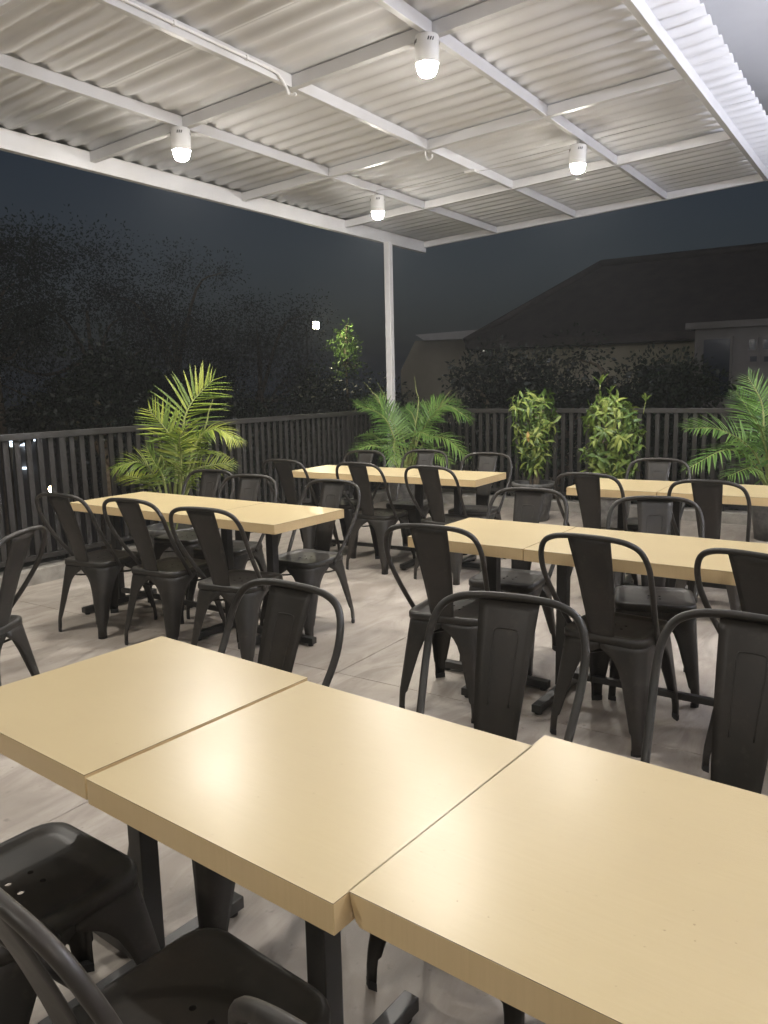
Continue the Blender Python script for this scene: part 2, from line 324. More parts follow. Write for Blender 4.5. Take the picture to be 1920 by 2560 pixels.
# ------------------------------------------------------------------ chairs
def rsq(hx, hy, r, z):                                   # 32 points round a rounded rectangle
    out = []
    for q in range(4):
        a0 = q * math.pi / 2; sx = 1 if q in (0, 3) else -1; sy = 1 if q in (0, 1) else -1
        cx, cy = sx * (hx - r), sy * (hy - r)
        for k in range(5): a = a0 + k * math.pi / 8; out.append((cx + r * math.cos(a), cy + r * math.sin(a), z))
        p = out[-1]; q2 = (q + 1) % 4; sx2 = 1 if q2 in (0, 3) else -1; sy2 = 1 if q2 in (0, 1) else -1
        a1 = q2 * math.pi / 2; n = (sx2 * (hx - r) + r * math.cos(a1), sy2 * (hy - r) + r * math.sin(a1), z)
        for k in (1, 2, 3): t = k / 4; out.append((p[0] + (n[0] - p[0]) * t, p[1] + (n[1] - p[1]) * t, z))
    return out
def seat_mesh():
    mb = MB(); hs = .178; rings = [rsq(hs + .003, hs + .003, .062, .424), rsq(hs + .003, hs + .003, .062, .446), rsq(hs, hs, .06, .452), rsq(hs - .008, hs - .008, .055, .4545),
        rsq(hs - .020, hs - .020, .048, .4535), rsq(hs - .030, hs - .030, .042, .4475), rsq(hs - .05, hs - .05, .03, .4455), rsq(.085, .085, .02, .4445)]
    v = []; f = []
    for r in rings: v += r
    for i in range(len(rings) - 1): f += [(i * 32 + k, i * 32 + (k + 1) % 32, (i + 1) * 32 + (k + 1) % 32, (i + 1) * 32 + k) for k in range(32)]
    # centre patch of 2 x 2 cells, each with a round drain hole
    z = .4445; c = .05; patch = {}
    def cell(cx, cy):
        o = []; h = c / 2
        for k in range(16):
            s, t = divmod(k, 4); t = t / 4 * 2 - 1
            o.append([(h, t * h), (-t * h, h), (-h, -t * h), (t * h, -h)][s])
        hole = [(.0068 * math.cos(math.atan2(y_, x_)), .0068 * math.sin(math.atan2(y_, x_))) for x_, y_ in o]
        mb.add([(cx + a, cy + b, z) for a, b in o] + [(cx + a, cy + b, z) for a, b in hole], [(k, (k + 1) % 16, 16 + (k + 1) % 16, 16 + k) for k in range(16)], 0, False)
    for cx in (-.025, .025):
        for cy in (-.025, .025): cell(cx, cy)
    bd = []                                              # boundary of the patch, 32 points from (c, -c) up
    for s in range(4):
        for k in range(8):
            t = k / 8 * 2 - 1; bd.append([(c, t * c, z), (-t * c, c, z), (-c, -t * c, z), (t * c, -c, z)][s])
    ang = lambda p: math.atan2(p[1], p[0]) % (2 * math.pi)
    # ring start of rsq is angle 0 side end ; rotate boundary to best match
    lst = rings[-1]; sh = min(range(32), key=lambda s_: sum((Vector(bd[(k + s_) % 32]) - Vector(lst[k])).length for k in range(32)))
    b0 = len(v); v += [bd[(k + sh) % 32] for k in range(32)]; i = len(rings) - 1
    mb.add(v, f, 0, True); mb.add(v[-64:], [(k, (k + 1) % 32, 32 + (k + 1) % 32, 32 + k) for k in range(32)], 0, False)
    return mb.mesh('seat', M['black'], solid=-.002)
def leg_mesh(sx, sy):
    prof = [(.432, .1745), (.405, .1755), (.392, .160), (.378, .138), (.36, .119), (.33, .100), (.28, .083), (.21, .068), (.14, .054), (.095, .045), (.085, .037), (.06, .034), (.012, .033)]
    vs = []; fs = []; n = 11
    for z, wd in prof:
        t = 1 - z / .44; X = .1755 + .027 * t; Y = .1755 + .070 * t; r = .060 - .045 * min(1, t * 1.15)
        if z < .09: X -= .004 * (.09 - z) / .09; Y -= .010 * (.09 - z) / .09
        wx = min(wd, X); wy = min(wd * (1.0 if t < .1 else 1), Y)
        if z > .40: wx, wy = X, Y
        p = [(X - wx, Y), (X - wx * .6 - r * .4, Y)] + [(X - r + r * math.sin(a), Y - r + r * math.cos(a)) for a in [k * math.pi / 12 for k in range(7)]] + [(X, Y - wy * .6 - r * .4), (X, Y - wy)]
        vs += [(sx * a, sy * b, z) for a, b in p]
    for i in range(len(prof) - 1): fs += [(i * n + k, i * n + k + 1, (i + 1) * n + k + 1, (i + 1) * n + k) for k in range(n - 1)]
    mb = MB().add(vs, fs, 0, True); me = mb.mesh('leg', M['black'], solid=.0035); return me
def foot_mesh(sx, sy):
    X, Y = .198, .235; p = [(X - .036, Y + .001), (X - .012, Y + .001), (X + .001, Y - .012), (X + .001, Y - .036), (X - .02, Y - .02)]
    return MB().prism([(sx * a, sy * b, 0) for a, b in p], (0, 0, .022)).mesh('foot_cap', M['rubber'])
def back_tube():
    h = [(.184, -.045, .418), (.196, -.085, .475), (.212, -.165, .585), (.225, -.236, .70), (.223, -.272, .785), (.199, -.295, .845), (.151, -.307, .873), (.083, -.312, .883), (0, -.313, .885)]
    return MB().tube(spline(h + [(-a, b, c) for a, b, c in h[-2::-1]], 4), .0115, 10).mesh('back_tube', M['black'])
def sy_(z):                                              # depth of the splat centre line at height z
    t = max(0, (z - .44) / (.875 - .44)); return -.168 - .145 * (t ** 1.15) + .006 * math.sin(math.pi * t)
def splat_mesh():
    vs = []; fs = []; n = 6; Z = [.876 - k * (.876 - .432) / 14 for k in range(15)]
    for z in Z:
        t = (z - .432) / (.876 - .432); hw = .052 + .036 * max(0, t) ** .9
        for k in range(n + 1): u = k / n * 2 - 1; vs.append((u * hw, sy_(z) + .006 * (u * u - .5), z))
    for i in range(14): fs += [(i * (n + 1) + k, i * (n + 1) + k + 1, (i + 1) * (n + 1) + k + 1, (i + 1) * (n + 1) + k) for k in range(n)]
    return MB().add(vs, fs, 0, True).mesh('back_splat', M['black'], solid=.003)
def rib_mesh():
    P = lambda x, z: (x, sy_(z) - .0022, z)
    return MB().tube(spline([P(-.029, .60), P(-.031, .66), P(-.034, .72), P(-.036, .775), P(-.034, .793), P(-.027, .799), P(0, .801), P(.027, .799), P(.034, .793), P(.036, .775), P(.034, .72), P(.031, .66), P(.029, .60)], 3), .0022, 6).mesh('pressed_rib', M['black'])
def brace_mesh():
    mb = MB()
    for s in (-1, 1): mb.tube(spline([(-.166 * s, -.17, .372), (-.1 * s, -.1, .345), (0, 0, .338 + .012 * s), (.1 * s, .1, .345), (.166 * s, .17, .372)], 4), .006, 6)
    return mb.mesh('under_brace', M['black'])
CHM = dict(seat=seat_mesh(), tube=back_tube(), splat=splat_mesh(), rib=rib_mesh(), brace=brace_mesh(), legs=[(leg_mesh(a, b), foot_mesh(a, b)) for a in (-1, 1) for b in (-1, 1)])
def chair(x, y, th, label, group):
    o = empty('metal_chair', (x, y, 0), th, label, 'chair', group)
    link('seat', CHM['seat'], o); link('back_tube', CHM['tube'], o); sp = link('back_splat', CHM['splat'], o); link('pressed_rib', CHM['rib'], sp); link('under_brace', CHM['brace'], o)
    for a, b in CHM['legs']: l = link('leg', a, o); link('foot_cap', b, l)
    return o
g2, g3, g4, g5, g1 = ['black metal chairs at the %s table' % s for s in ('left', 'far middle', 'right', 'far right', 'near')]
CH = [
 (-4.205, 3.094, .097, 'black metal chair, back to us, leftmost on near side of left table', g2),
 (-3.616, 3.131, .075, 'black metal chair, back to us, middle one on near side of left table', g2),
 (-3.007, 3.077, .132, 'black metal chair, back to us, rightmost on near side of left table', g2),
 (-4.260, 3.841, 3.257, 'black metal chair beside the bright left palm, on the far side of the left table', g2),
 (-3.722, 3.704, 3.323, 'black metal chair facing us, second on the far side of the left table', g2),
 (-3.054, 3.695, 3.146, 'black metal chair facing us, right end of left table, seat in full view', g2),
 (-1.717, 3.165, .108, 'black metal chair, back to us, at left end of right table', g4),
 (-.983, 3.245, -.09, 'black metal chair, back to us, in the middle of right table', g4),
 (-.325, 3.184, -.311, 'black metal chair, back to us, cut by right border, at right table', g4),
 (-1.743, 3.814, 3.208, 'black metal chair facing us behind the left part of the right table', g4),
 (-.976, 3.785, 3.432, 'black metal chair facing us behind the right part of the right table', g4),
 (-1.563, 1.486, 3.085, 'black metal chair facing us behind the left top of the near table', g1),
 (-.873, 1.682, 3.265, 'black metal chair facing us, pressed panel on its back, behind middle of near table', g1),
 (-.312, 1.796, 3.071, 'large black metal chair facing us, cut by the right border, behind the near table', g1),
 (-1.515, .855, -.05, 'black metal chair at lower left, drain holes in its seat, tucked to near table', g1),
 (-.925, .775, -.10, 'black metal chair at the bottom edge of the photo, closest to the camera', g1),
 (-.322, .80, -.06, 'black metal chair at bottom edge, only a rounded piece of its back tube shows', g1),
 (-4.352, 5.295, .034, 'black metal chair, back to us, leftmost on near side of far middle table', g3),
 (-3.585, 5.313, -.006, 'black metal chair, back to us, middle one on near side of far middle table', g3),
 (-2.921, 5.295, -.044, 'black metal chair, back to us, rightmost on near side of far middle table', g3),
 (-4.163, 5.665, 3.184, 'black metal chair facing us, leftmost behind the far middle table before the palm', g3),
 (-3.646, 5.901, 3.22, 'black metal chair facing us, in the middle behind the far middle table', g3),
 (-2.977, 5.813, 3.236, 'black metal chair facing us at the right end of the far middle table', g3),
 (-1.731, 5.281, -.018, 'black metal chair, back to us, at left end of far right table', g5),
 (-.971, 5.181, -.019, 'black metal chair, back to us, second from left at far right table', g5),
 (-1.549, 5.789, 3.203, 'black metal chair facing us behind the far right table, in front of the railing', g5),
 (-3.476, 1.812, 2.065, 'black metal chair cut by the left border, turned away from the tables', None)]
for c in CH: chair(*c)

# ------------------------------------------------------------------ tables
ZT = .76
def tabletop(L, D, chip=False):
    mb = MB().box(0, L, 0, D, ZT - .052, ZT - .0012); me = bpy.data.meshes.new('tabletop')
    bm = bmesh.new(); t = mb.mesh('tmp', M['edge'], bevel=.0012, seg=1); bm.from_mesh(t)
    if chip:
        for no, pt in (((-1, -.5, -1.1), (.012, .004, ZT - .046)), ((-1.2, -.9, -.35), (.006, .002, ZT - .03)), ((-.5, -1, -1.6), (.012, .0, ZT - .049))):
            r = bmesh.ops.bisect_plane(bm, geom=bm.verts[:] + bm.edges[:] + bm.faces[:], plane_co=pt, plane_no=no, clear_outer=True)
            ed = [e for e in r['geom_cut'] if isinstance(e, bmesh.types.BMEdge)]
            fc = bmesh.ops.holes_fill(bm, edges=ed)['faces']
            for f_ in fc: f_.material_index = 1
    bm.to_mesh(me); bm.free(); me.materials.append(M['edge']); me.materials.append(M['chip']); return me
def laminate(L, D):
    mb = MB(); mb.box(-.0006, L + .0006, -.0006, D + .0006, ZT - .0011, ZT)
    mb.m = [1 if i != 1 else 0 for i in range(6)]
    return mb.mesh('laminate', [M['laminate'], M['seam']])
MC = {}
def table(x, y, th, L, D, label, wide=False, chip=False, group='light wood tables with black steel bases'):
    o = empty('cafe_table', (x, y, 0), th, label, 'table', group)
    link('tabletop', tabletop(L - .003, D, chip), o); lm_ = link('laminate', laminate(L - .003, D), o)
    zc_ = ZT - .0525
    bar = lambda x0, x1, y0, y1, z0, z1, n, p=o: MB().box(x0, x1, y0, y1, z0, z1).build(n, M['steel'], p, bevel=.003)
    def foot(px, py, p): MB().lathe([(0, 0), (.016, 0), (.016, .008), (.006, .009), (.006, .014), (0, .014)], 12, c=(px, py, 0), close=False).build('levelling_foot', M['rubber'], p)
    h = D / 2
    if wide:
        for cx in (.06, L - .06):
            bar(cx - .025, cx + .025, h - .025, h + .025, .0505, zc_ - .006, 'column')
            fb = bar(cx - .022, cx + .022, h - .30, h + .30, .013, .05, 'foot_bar'); foot(cx, h - .27, fb); foot(cx, h + .27, fb)
            bar(cx - .04, cx + .04, h - .22, h + .22, zc_ - .0055, zc_ - .0003, 'mounting_plate')
        bar(.0855, L - .0855, h - .015, h + .015, .095, .125, 'stretcher')
    else:
        cx = L / 2
        bar(cx - .026, cx + .026, h - .026, h + .026, .0505, zc_ - .006, 'column')
        fb = bar(cx - .021, cx + .021, h - .298, h + .298, .013, .05, 'foot_bar'); foot(cx, h - .27, fb); foot(cx, h + .27, fb)
        for s in (-1, 1):
            f2 = bar(min(cx + s * .0215, cx + s * .298), max(cx + s * .0215, cx + s * .298), h - .021, h + .021, .013, .05, 'foot_bar'); foot(cx + s * .27, h, f2)
        bar(cx - .19, cx + .19, h - .19, h + .19, zc_ - .0055, zc_ - .0003, 'mounting_plate')
def off(x, y, th, u): return x + u * math.cos(th), y + u * math.sin(th), th
table(-1.861, .897, -.076, .597, .618, 'light wood cafe table, leftmost top of the near table row')
table(-1.254, .845, -.0735, .624, .606, 'light wood cafe table in the middle of the near table row')
table(-.6325, .834, -.0715, .604, .629, 'light wood cafe table with a chipped corner, right end of near row', chip=True)
table(*off(-4.610, 3.155, -.016, 0), 1.205, .604, 'long light wood cafe table at the left, beside the bright palm', wide=True)
table(*off(-4.610, 3.150, -.016, 1.207), .62, .612, 'square light wood cafe table joined to the right end of the left table')
table(*off(-4.495, 5.251, .026, 0), 1.20, .575, 'long light wood cafe table in front of the middle palm', wide=True)
table(*off(-4.495, 5.253, .026, 1.203), .59, .575, 'square light wood cafe table joined to the right end of the far middle table')
table(*off(-1.987, 3.176, -.024, 0), .606, .62, 'square light wood cafe table at the left end of the right table')
table(*off(-1.987, 3.171, -.024, .609), 1.205, .62, 'long light wood cafe table running out of the right border', wide=True)
table(*off(-1.95, 5.184, .024, 0), .603, .612, 'square light wood cafe table before the second leafy shrub, far right')
table(*off(-1.95, 5.182, .024, .606), 1.205, .612, 'long light wood cafe table at the far right, under the right palm', wide=True)

# ------------------------------------------------------------------ building on the right with its upper canopy and flood lights
wb = MB().box(2.6, 2.85, -4, 11.9, -3.6, 4.36).build('building_wall', M['soffit']); tag(wb, 'white building wall along the right side of the terrace', 'wall')
uc = empty('upper_canopy', (2.6, 4, 4.36), 0, 'pale flat upper canopy above the right edge of the corrugated roof', 'canopy')
o = MB().box(-1.66, 2.9, -4.2, 12.2, 4.362, 4.5).build('soffit', M['soffit'], uc, bevel=.01); o.matrix_parent_inverse = Matrix.Translation((-2.6, -4, -4.36))
def wall_flood(y, label):
    o = empty('wall_floodlight', (2.598, y, 3.3), 0, label, 'floodlight', 'flood lights on the building wall')
    MB().box(-.099, .0, -.03, .03, -.03, .03).build('bracket', M['frame'], o, bevel=.004)
    t = Matrix.Translation((-.15, 0, 0)) @ Matrix.Rotation(math.radians(83), 4, 'Y')
    MB().box(-.03, .03, -.22, .22, -.14, .14).build('housing', M['frame'], o, bevel=.012).matrix_basis = t
    MB().box(-.038, -.032, -.19, .19, -.11, .11).build('lens', M['flood'], o).matrix_basis = t
wall_flood(3.6, 'flat cool white flood light on the building wall, nearer one')
wall_flood(7.2, 'flat cool white flood light on the building wall, farther one')

# ------------------------------------------------------------------ potted plants
def leaf_mesh(name, ratio, droop, fold, mt, n=6, kind='lance'):
    vs = []; fs = []
    for i in range(n + 1):
        t = i / n; w = ratio * (math.sin(math.pi * min(1, t * .93 + .07)) ** .7 if kind == 'lance' else min(1, (t + .04) * 9) * (1 - t ** 2.6)) * .5 + .0015
        x = t * (1 - .25 * droop * t); z = -droop * t * t
        vs += [(x, -w, z + fold * w), (x, 0, z), (x, w, z + fold * w)]
    for i in range(n):
        for k in (0, 1): fs.append((i * 3 + k, i * 3 + k + 1, i * 3 + 4 + k, i * 3 + 3 + k))
    return MB().add(vs, fs, 0, True).mesh(name, mt)
def basis(p, d, nrm, L):
    d = d.normalized(); y = nrm.cross(d)
    if y.length < 1e-4: y = d.orthogonal()
    y.normalize(); z = d.cross(y)
    return Matrix(((d.x * L, y.x * L, z.x * L, p.x), (d.y * L, y.y * L, z.y * L, p.y), (d.z * L, y.z * L, z.z * L, p.z), (0, 0, 0, 1)))
def merge(items, name, mt, parent):                       # join many transformed leaves into one part of kind stuff
    V = []; Fc = []; b = 0
    for me, mx in items:
        a = np.empty(len(me.vertices) * 3); me.vertices.foreach_get('co', a); a = a.reshape(-1, 3); R = np.array(mx)
        V.append(a @ R[:3, :3].T + R[:3, 3]); Fc += [[i + b for i in p.vertices] for p in me.polygons]; b += len(a)
    me = bpy.data.meshes.new(name); me.from_pydata(np.concatenate(V).tolist(), [], Fc); me.materials.append(mt)
    me.polygons.foreach_set('use_smooth', [True] * len(Fc)); return tag(link(name, me, parent), kind='stuff')
def pot(parent, r, h, mt, relief=False):
    p = MB().lathe([(r * .70, .0), (r * .74, .0), (r * .97, h - .045), (r * .97, h - .04), (r * 1.08, h - .036), (r * 1.11, h - .028), (r * 1.11, h - .006), (r * 1.08, h + .002), (r * .99, h + .002), (r * .97, h - .006), (r * .95, h - .06), (0.001, h - .06)], 40, close=False)
    p.add([(r * .70 * math.cos(k * math.pi / 20), r * .70 * math.sin(k * math.pi / 20), 0) for k in range(40)], [tuple(range(40))[::-1]])
    o = p.build('pot', mt, parent)
    if relief:
        for k in range(10):
            a = k * math.pi / 5; q = []
            for t in range(12):
                b = t * math.pi / 6; z = h * .45 + h * .26 * math.sin(b); rr = r * (.735 + .235 * z / h) + .0005; aa = a + .2 * math.cos(b)
                q.append((rr * math.cos(aa), rr * math.sin(aa), z))
            MB().tube(q + [q[0]], .006, 6, cap=False).build('relief_oval', mt, o)
    MB().lathe([(0.001, h - .05), (r * .5, h - .047), (r * .954, h - .052)], 24, close=False).build('soil', M['soil'], parent)
    return o
PL = {k: [leaf_mesh('leaflet', .078, d, .35, M[k], 7, 'palm') for d in (.04, .14, .28, .45)] for k in ('palm_yellow', 'palm_green')}
LIMIT = 300
def palm(loc, r, h, mt, fronds, key, label, spears=()):
    o = empty('potted_palm', loc, 0, label, 'palm'); pot(o, r, h, M['pot']); L0 = Vector(loc); n_obj = 0
    tocam = (CAM - L0).normalized()
    for fi, fr in enumerate(fronds):
        (bx, by), (mx_, my), (tx, ty), db, dt, face, ll, nl, dr = fr
        dep = (L0 - CAM).dot(FW); root = L0 + Vector((random.uniform(-.3, .3) * r, random.uniform(-.3, .3) * r, h - .06))
        b3 = at(bx, by, dep + db * .3); m3 = at(mx_, my, dep + db); t3 = at(tx, ty, dep + dt)
        P = [p - L0 for p in spline([root, b3, m3, t3], 10)]
        f = MB().tube(P, .01, 7, rfun=lambda t: .011 * (1 - t) ** .8 + .002).build('frond', M['palm_stem'], o)
        cum = [0]
        for a, b in zip(P[:-1], P[1:]): cum.append(cum[-1] + (b - a).length)
        tot = cum[-1]; s0 = cum[10] - .1 * (tot - cum[10]); items = []
        def ptan(s):
            for i in range(len(P) - 1):
                if cum[i + 1] >= s: break
            u = (s - cum[i]) / max(1e-6, cum[i + 1] - cum[i]); return P[i].lerp(P[i + 1], u), (P[i + 1] - P[i]).normalized()
        for k in range(nl):
            t = (k + .5) / nl; p, tg = ptan(s0 + (tot - s0) * (t ** .92))
            up = (Vector((0, 0, 1)) * (1 - face) + tocam * face); nrm = (up - tg * up.dot(tg)).normalized(); side = tg.cross(nrm)
            for s in (-1, 1):
                ang = math.radians(74 - 44 * t + random.uniform(-5, 5)); lift = random.uniform(.08, .4) * (1 - .5 * face)
                d = tg * math.cos(ang) + (side * s * math.cos(lift) + nrm * math.sin(lift)) * math.sin(ang)
                ln = ll * (.55 + .45 * math.sin(math.pi * min(1, t * .9 + .18))) * (1 if t < .85 else 1 - (t - .85) * 2.4) * random.uniform(.88, 1.08)
                vi = min(3, max(0, int(dr * 3.99 * random.uniform(.6, 1.25)))); n2 = (nrm * (1 - .6 * face) + Vector((0, 0, 1)) * (.25 + .6 * face)).normalized()
                items.append((PL[key][vi], basis(p, d, n2, ln)))
        if n_obj + len(items) <= LIMIT:
            for me, mx in items: q = link('leaflet', me, f); q.matrix_basis = mx
            n_obj += len(items)
        else: merge(items, 'leaflets', M[key], f)
    for (ax, ay), (ex, ey), dd in spears:
        dep = (L0 - CAM).dot(FW); a3 = at(ax, ay, dep + dd); e3 = at(ex, ey, dep + dd); mid = (a3 + e3) / 2 + Vector((0, 0, .02))
        MB().tube([p - L0 for p in spline([L0 + Vector((0, 0, h - .06)), a3, mid, e3], 5)], .006, 6, rfun=lambda t: .008 * (1 - t) + .0018).build('spear_shoot', M['palm_stem'], o)
    return o
cA = lambda x, y: (280 + x / 4.608, 900 + y / 4.608)
frA = [ # stem point, middle, tip, depth offsets, face, leaflet length, count, droop
 (cA(800, 900), cA(900, 520), cA(1170, 225), .05, .1, .92, .36, 20, .35),
 (cA(740, 1080), cA(640, 830), cA(425, 575), -.1, -.2, .75, .28, 19, .2),
 (cA(950, 1020), cA(1180, 800), cA(1470, 940), -.1, -.15, .3, .24, 26, .7),
 (cA(900, 1330), cA(1180, 1210), cA(1425, 1195), .1, .2, .55, .18, 22, .3),
 (cA(520, 1400), cA(310, 1180), cA(20, 1250), -.15, -.25, .35, .24, 22, .8),
 (cA(600, 1400), cA(480, 1180), cA(400, 1010), -.2, -.3, .5, .22, 18, .4),
 (cA(800, 1150), cA(780, 900), cA(960, 700), -.2, -.35, .3, .26, 22, .6),
 (cA(480, 1480), cA(300, 1360), cA(80, 1320), .15, .3, .4, .2, 20, .4),
 (cA(850, 1250), cA(1000, 1050), cA(1290, 1080), .2, .35, .2, .22, 18, .7),
 (cA(640, 1300), cA(560, 1090), cA(470, 1060), .2, .3, .4, .22, 16, .5),
 (cA(800, 1400), cA(760, 1250), cA(640, 1150), -.25, -.4, .3, .2, 16, .5),
 (cA(900, 1450), cA(980, 1330), cA(1080, 1300), -.1, -.2, .3, .2, 14, .5),
 (cA(760, 1250), cA(820, 1000), cA(900, 880), .25, .4, .3, .24, 18, .5)]
palm((-5.08, 4.42, 0), .20, .36, None, frA, 'palm_yellow', 'bright yellow green potted palm behind the left table', [(cA(1060, 820), cA(1166, 450), .0), (cA(560, 1000), cA(520, 850), .1)])
cB = lambda x, y: (840 + x / 4.1475, 960 + y / 4.1475)
frB = [
 (cB(600, 560), cB(480, 330), cB(200, 205), -.1, -.3, .45, .30, 24, .35),
 (cB(640, 520), cB(520, 300), cB(400, 130), .1, .2, .5, .28, 22, .3),
 (cB(900, 480), cB(1120, 230), cB(1400, 370), -.1, -.2, .35, .30, 26, .55),
 (cB(860, 450), cB(1050, 220), cB(1280, 170), .2, .35, .4, .28, 24, .45),
 (cB(640, 640), cB(600, 620), cB(615, 840), -.4, -.75, .8, .28, 22, .5),
 (cB(560, 760), cB(400, 640), cB(180, 690), -.2, -.35, .3, .26, 22, .6),
 (cB(520, 650), cB(360, 520), cB(190, 560), .25, .4, .3, .26, 20, .6),
 (cB(900, 620), cB(1120, 560), cB(1360, 760), -.2, -.3, .3, .28, 24, .7),
 (cB(820, 520), cB(800, 330), cB(720, 240), .1, .2, .5, .26, 20, .35),
 (cB(860, 560), cB(960, 380), cB(1080, 300), -.25, -.4, .4, .28, 20, .5),
 (cB(780, 620), cB(860, 500), cB(1000, 560), -.4, -.6, .4, .26, 20, .6),
 (cB(820, 760), cB(960, 700), cB(1180, 830), -.3, -.5, .3, .26, 20, .7),
 (cB(700, 560), cB(640, 400), cB(560, 330), .3, .4, .4, .26, 18, .4)]
palm((-5.02, 8.0, 0), .21, .38, None, frB, 'palm_green', 'dark green potted palm in front of the white corner post', [(cB(470, 230), cB(290, -20), .1), (cB(560, 260), cB(425, -20), .2), (cB(850, 260), cB(815, -75), 0), (cB(1060, 270), cB(1196, 60), .1)])
cC = lambda x, y: (1640 + x / 4.807, 900 + y / 4.807)
frC = [
 (cC(1200, 1150), cC(800, 850), cC(325, 820), -.1, -.25, .45, .28, 26, .35),
 (cC(1180, 1250), cC(850, 1080), cC(370, 1310), -.2, -.35, .3, .26, 26, .75),
 (cC(1300, 900), cC(1270, 520), cC(1100, 195), .1, .2, .6, .28, 24, .3),
 (cC(1250, 1400), cC(1130, 1300), cC(860, 1400), -.2, -.35, .35, .24, 18, .7),
 (cC(1280, 1000), cC(1120, 620), cC(960, 380), .2, .3, .5, .26, 22, .35),
 (cC(1400, 1000), cC(1500, 600), cC(1750, 300), .1, .2, .5, .28, 22, .4),
 (cC(1400, 1150), cC(1650, 900), cC(2050, 950), -.1, -.2, .35, .28, 24, .6),
 (cC(1380, 1250), cC(1600, 1150), cC(1900, 1300), -.2, -.35, .3, .26, 22, .7),
 (cC(1320, 1050), cC(1240, 800), cC(1150, 640), -.3, -.4, .5, .26, 20, .4),
 (cC(1350, 1200), cC(1300, 1000), cC(1260, 900), -.4, -.5, .5, .26, 18, .5),
 (cC(1300, 1250), cC(1050, 1000), cC(900, 980), .25, .4, .4, .26, 20, .5)]
palm((-1.0, 7.95, 0), .21, .38, None, frC, 'palm_green', 'green potted palm cut by the right border')

SLF = [leaf_mesh('leaf', .26, d, .3, M['shrub'], 5) for d in (.15, .45, .8)]
DRY = leaf_mesh('leaf', .3, .3, .3, M['shrub_dry'], 5)
def shrub(loc, r, h, mt, prof, n_nodes, label, leaf, seed, tips=(), dry=None, gap=None):
    rs = random.Random(seed); o = empty('potted_shrub', loc, 0, label, 'shrub'); pot(o, r, h, mt, True); items = []
    for k in range(4):
        a = rs.uniform(0, 6.28); top = prof[-1][0] * rs.uniform(.75, .98); rr = .09 + .06 * rs.random()
        MB().tube(spline([(.03 * math.cos(a), .03 * math.sin(a), h - .06), (rr * .6 * math.cos(a), rr * .6 * math.sin(a), (h + top) / 2), (rr * math.cos(a + .4), rr * math.sin(a + .4), top)], 6), .01, 7, rfun=lambda t: .012 * (1 - t) + .003).build('stem', M['trunk'], o)
    MB().tube([(.03, 0, h - .06), (.03, .01, h + .12)], .035, 9, rfun=lambda t: .04 - .012 * t).build('trunk', M['trunk'], o)
    def hw(z):
        for (z0, w0), (z1, w1) in zip(prof[:-1], prof[1:]):
            if z0 <= z <= z1: return w0 + (w1 - w0) * (z - z0) / (z1 - z0)
        return prof[-1][1]
    tw = []
    for k in range(n_nodes):
        z = prof[0][0] + (prof[-1][0] - prof[0][0]) * ((k + rs.random()) / n_nodes); a = rs.uniform(0, 6.283); R = hw(z) * rs.uniform(.3, 1.0) ** .6 * .95
        if gap and gap[0] < z < gap[1] and R < gap[2]: R = gap[2] * rs.uniform(1.0, 1.25)
        p = Vector((R * math.cos(a), R * math.sin(a), z)); out = Vector((math.cos(a), math.sin(a), rs.uniform(-.1, .6))).normalized()
        tw.append((Vector((.35 * p.x, .35 * p.y, z - .07 - .1 * rs.random())), p))
        nl = rs.randint(5, 8); t0 = rs.uniform(0, 6.28); ax = out.orthogonal().normalized(); ay = out.cross(ax)
        for j in range(nl):
            b = t0 + j * 2.4 + rs.uniform(-.3, .3); d = (out * rs.uniform(.3, .9) + ax * math.cos(b) * .9 + ay * math.sin(b) * .9 + Vector((0, 0, -.3 * rs.random()))).normalized()
            L = leaf * rs.uniform(.65, 1.2); me = SLF[rs.choice((0, 1, 1, 2, 2))]
            items.append((me, basis(p - out * (.085 * (1 - j / nl)) + d * .006, d, (out + Vector((0, 0, .8))).normalized(), L)))
    for (p, up, nl, L) in tips:
        p = Vector(p); MB().tube(spline([p - Vector((.02, 0, up)), p - Vector((.012, 0, up / 2)), p], 4), .004, 6).build('stem', M['palm_stem'], o)
        for j in range(nl): b = 1 + j * 6.283 / nl; d = Vector((math.cos(b) * .6, math.sin(b) * .4, .8)).normalized(); items.append((SLF[0], basis(p, d, Vector((0, 0, 1)), L * rs.uniform(.8, 1.1))))
    mt_ = MB()
    for a, b in tw[::2]: mt_.tube([a, (a + b) / 2 + Vector((0, 0, .015)), b], .0022, 4, cap=False)
    tag(mt_.build('twigs', M['trunk'], o), kind='stuff')
    if dry: items.append((DRY, basis(Vector(dry), Vector((.2, -.3, -1)), (CAM - Vector(loc)).normalized(), leaf * 1.1)))
    L0 = Vector(loc); items.sort(key=lambda it: (L0 + it[1].translation - CAM).length)
    for me, mx in items[:LIMIT]: q = link('leaf', me, o); q.matrix_basis = mx
    if len(items) > LIMIT: merge(items[LIMIT:], 'foliage', M['shrub'], o)
shrub((-3.37, 7.98, 0), .215, .41, M['pot'], [(.56, .15), (.64, .20), (.75, .23), (.92, .27), (1.05, .27), (1.15, .27), (1.19, .35), (1.28, .33), (1.35, .26)], 150, 'leafy potted shrub with one orange leaf, bare top centre, left of the two shrubs', .105, 3, dry=(.03, -.24, .97), gap=(1.08, 1.42, .17))
shrub((-2.47, 7.78, 0), .215, .38, M['pot_grey'], [(.50, .24), (.6, .27), (.8, .31), (1.0, .35), (1.12, .33), (1.22, .27), (1.31, .16)], 165, 'leafy potted shrub with a tall pale shoot on top, right of the two shrubs', .11, 5, [((-.11, -.04, 1.44), .32, 3, .14), ((-.02, 0, 1.36), .14, 3, .10), ((.31, .05, 1.27), .12, 5, .11)])

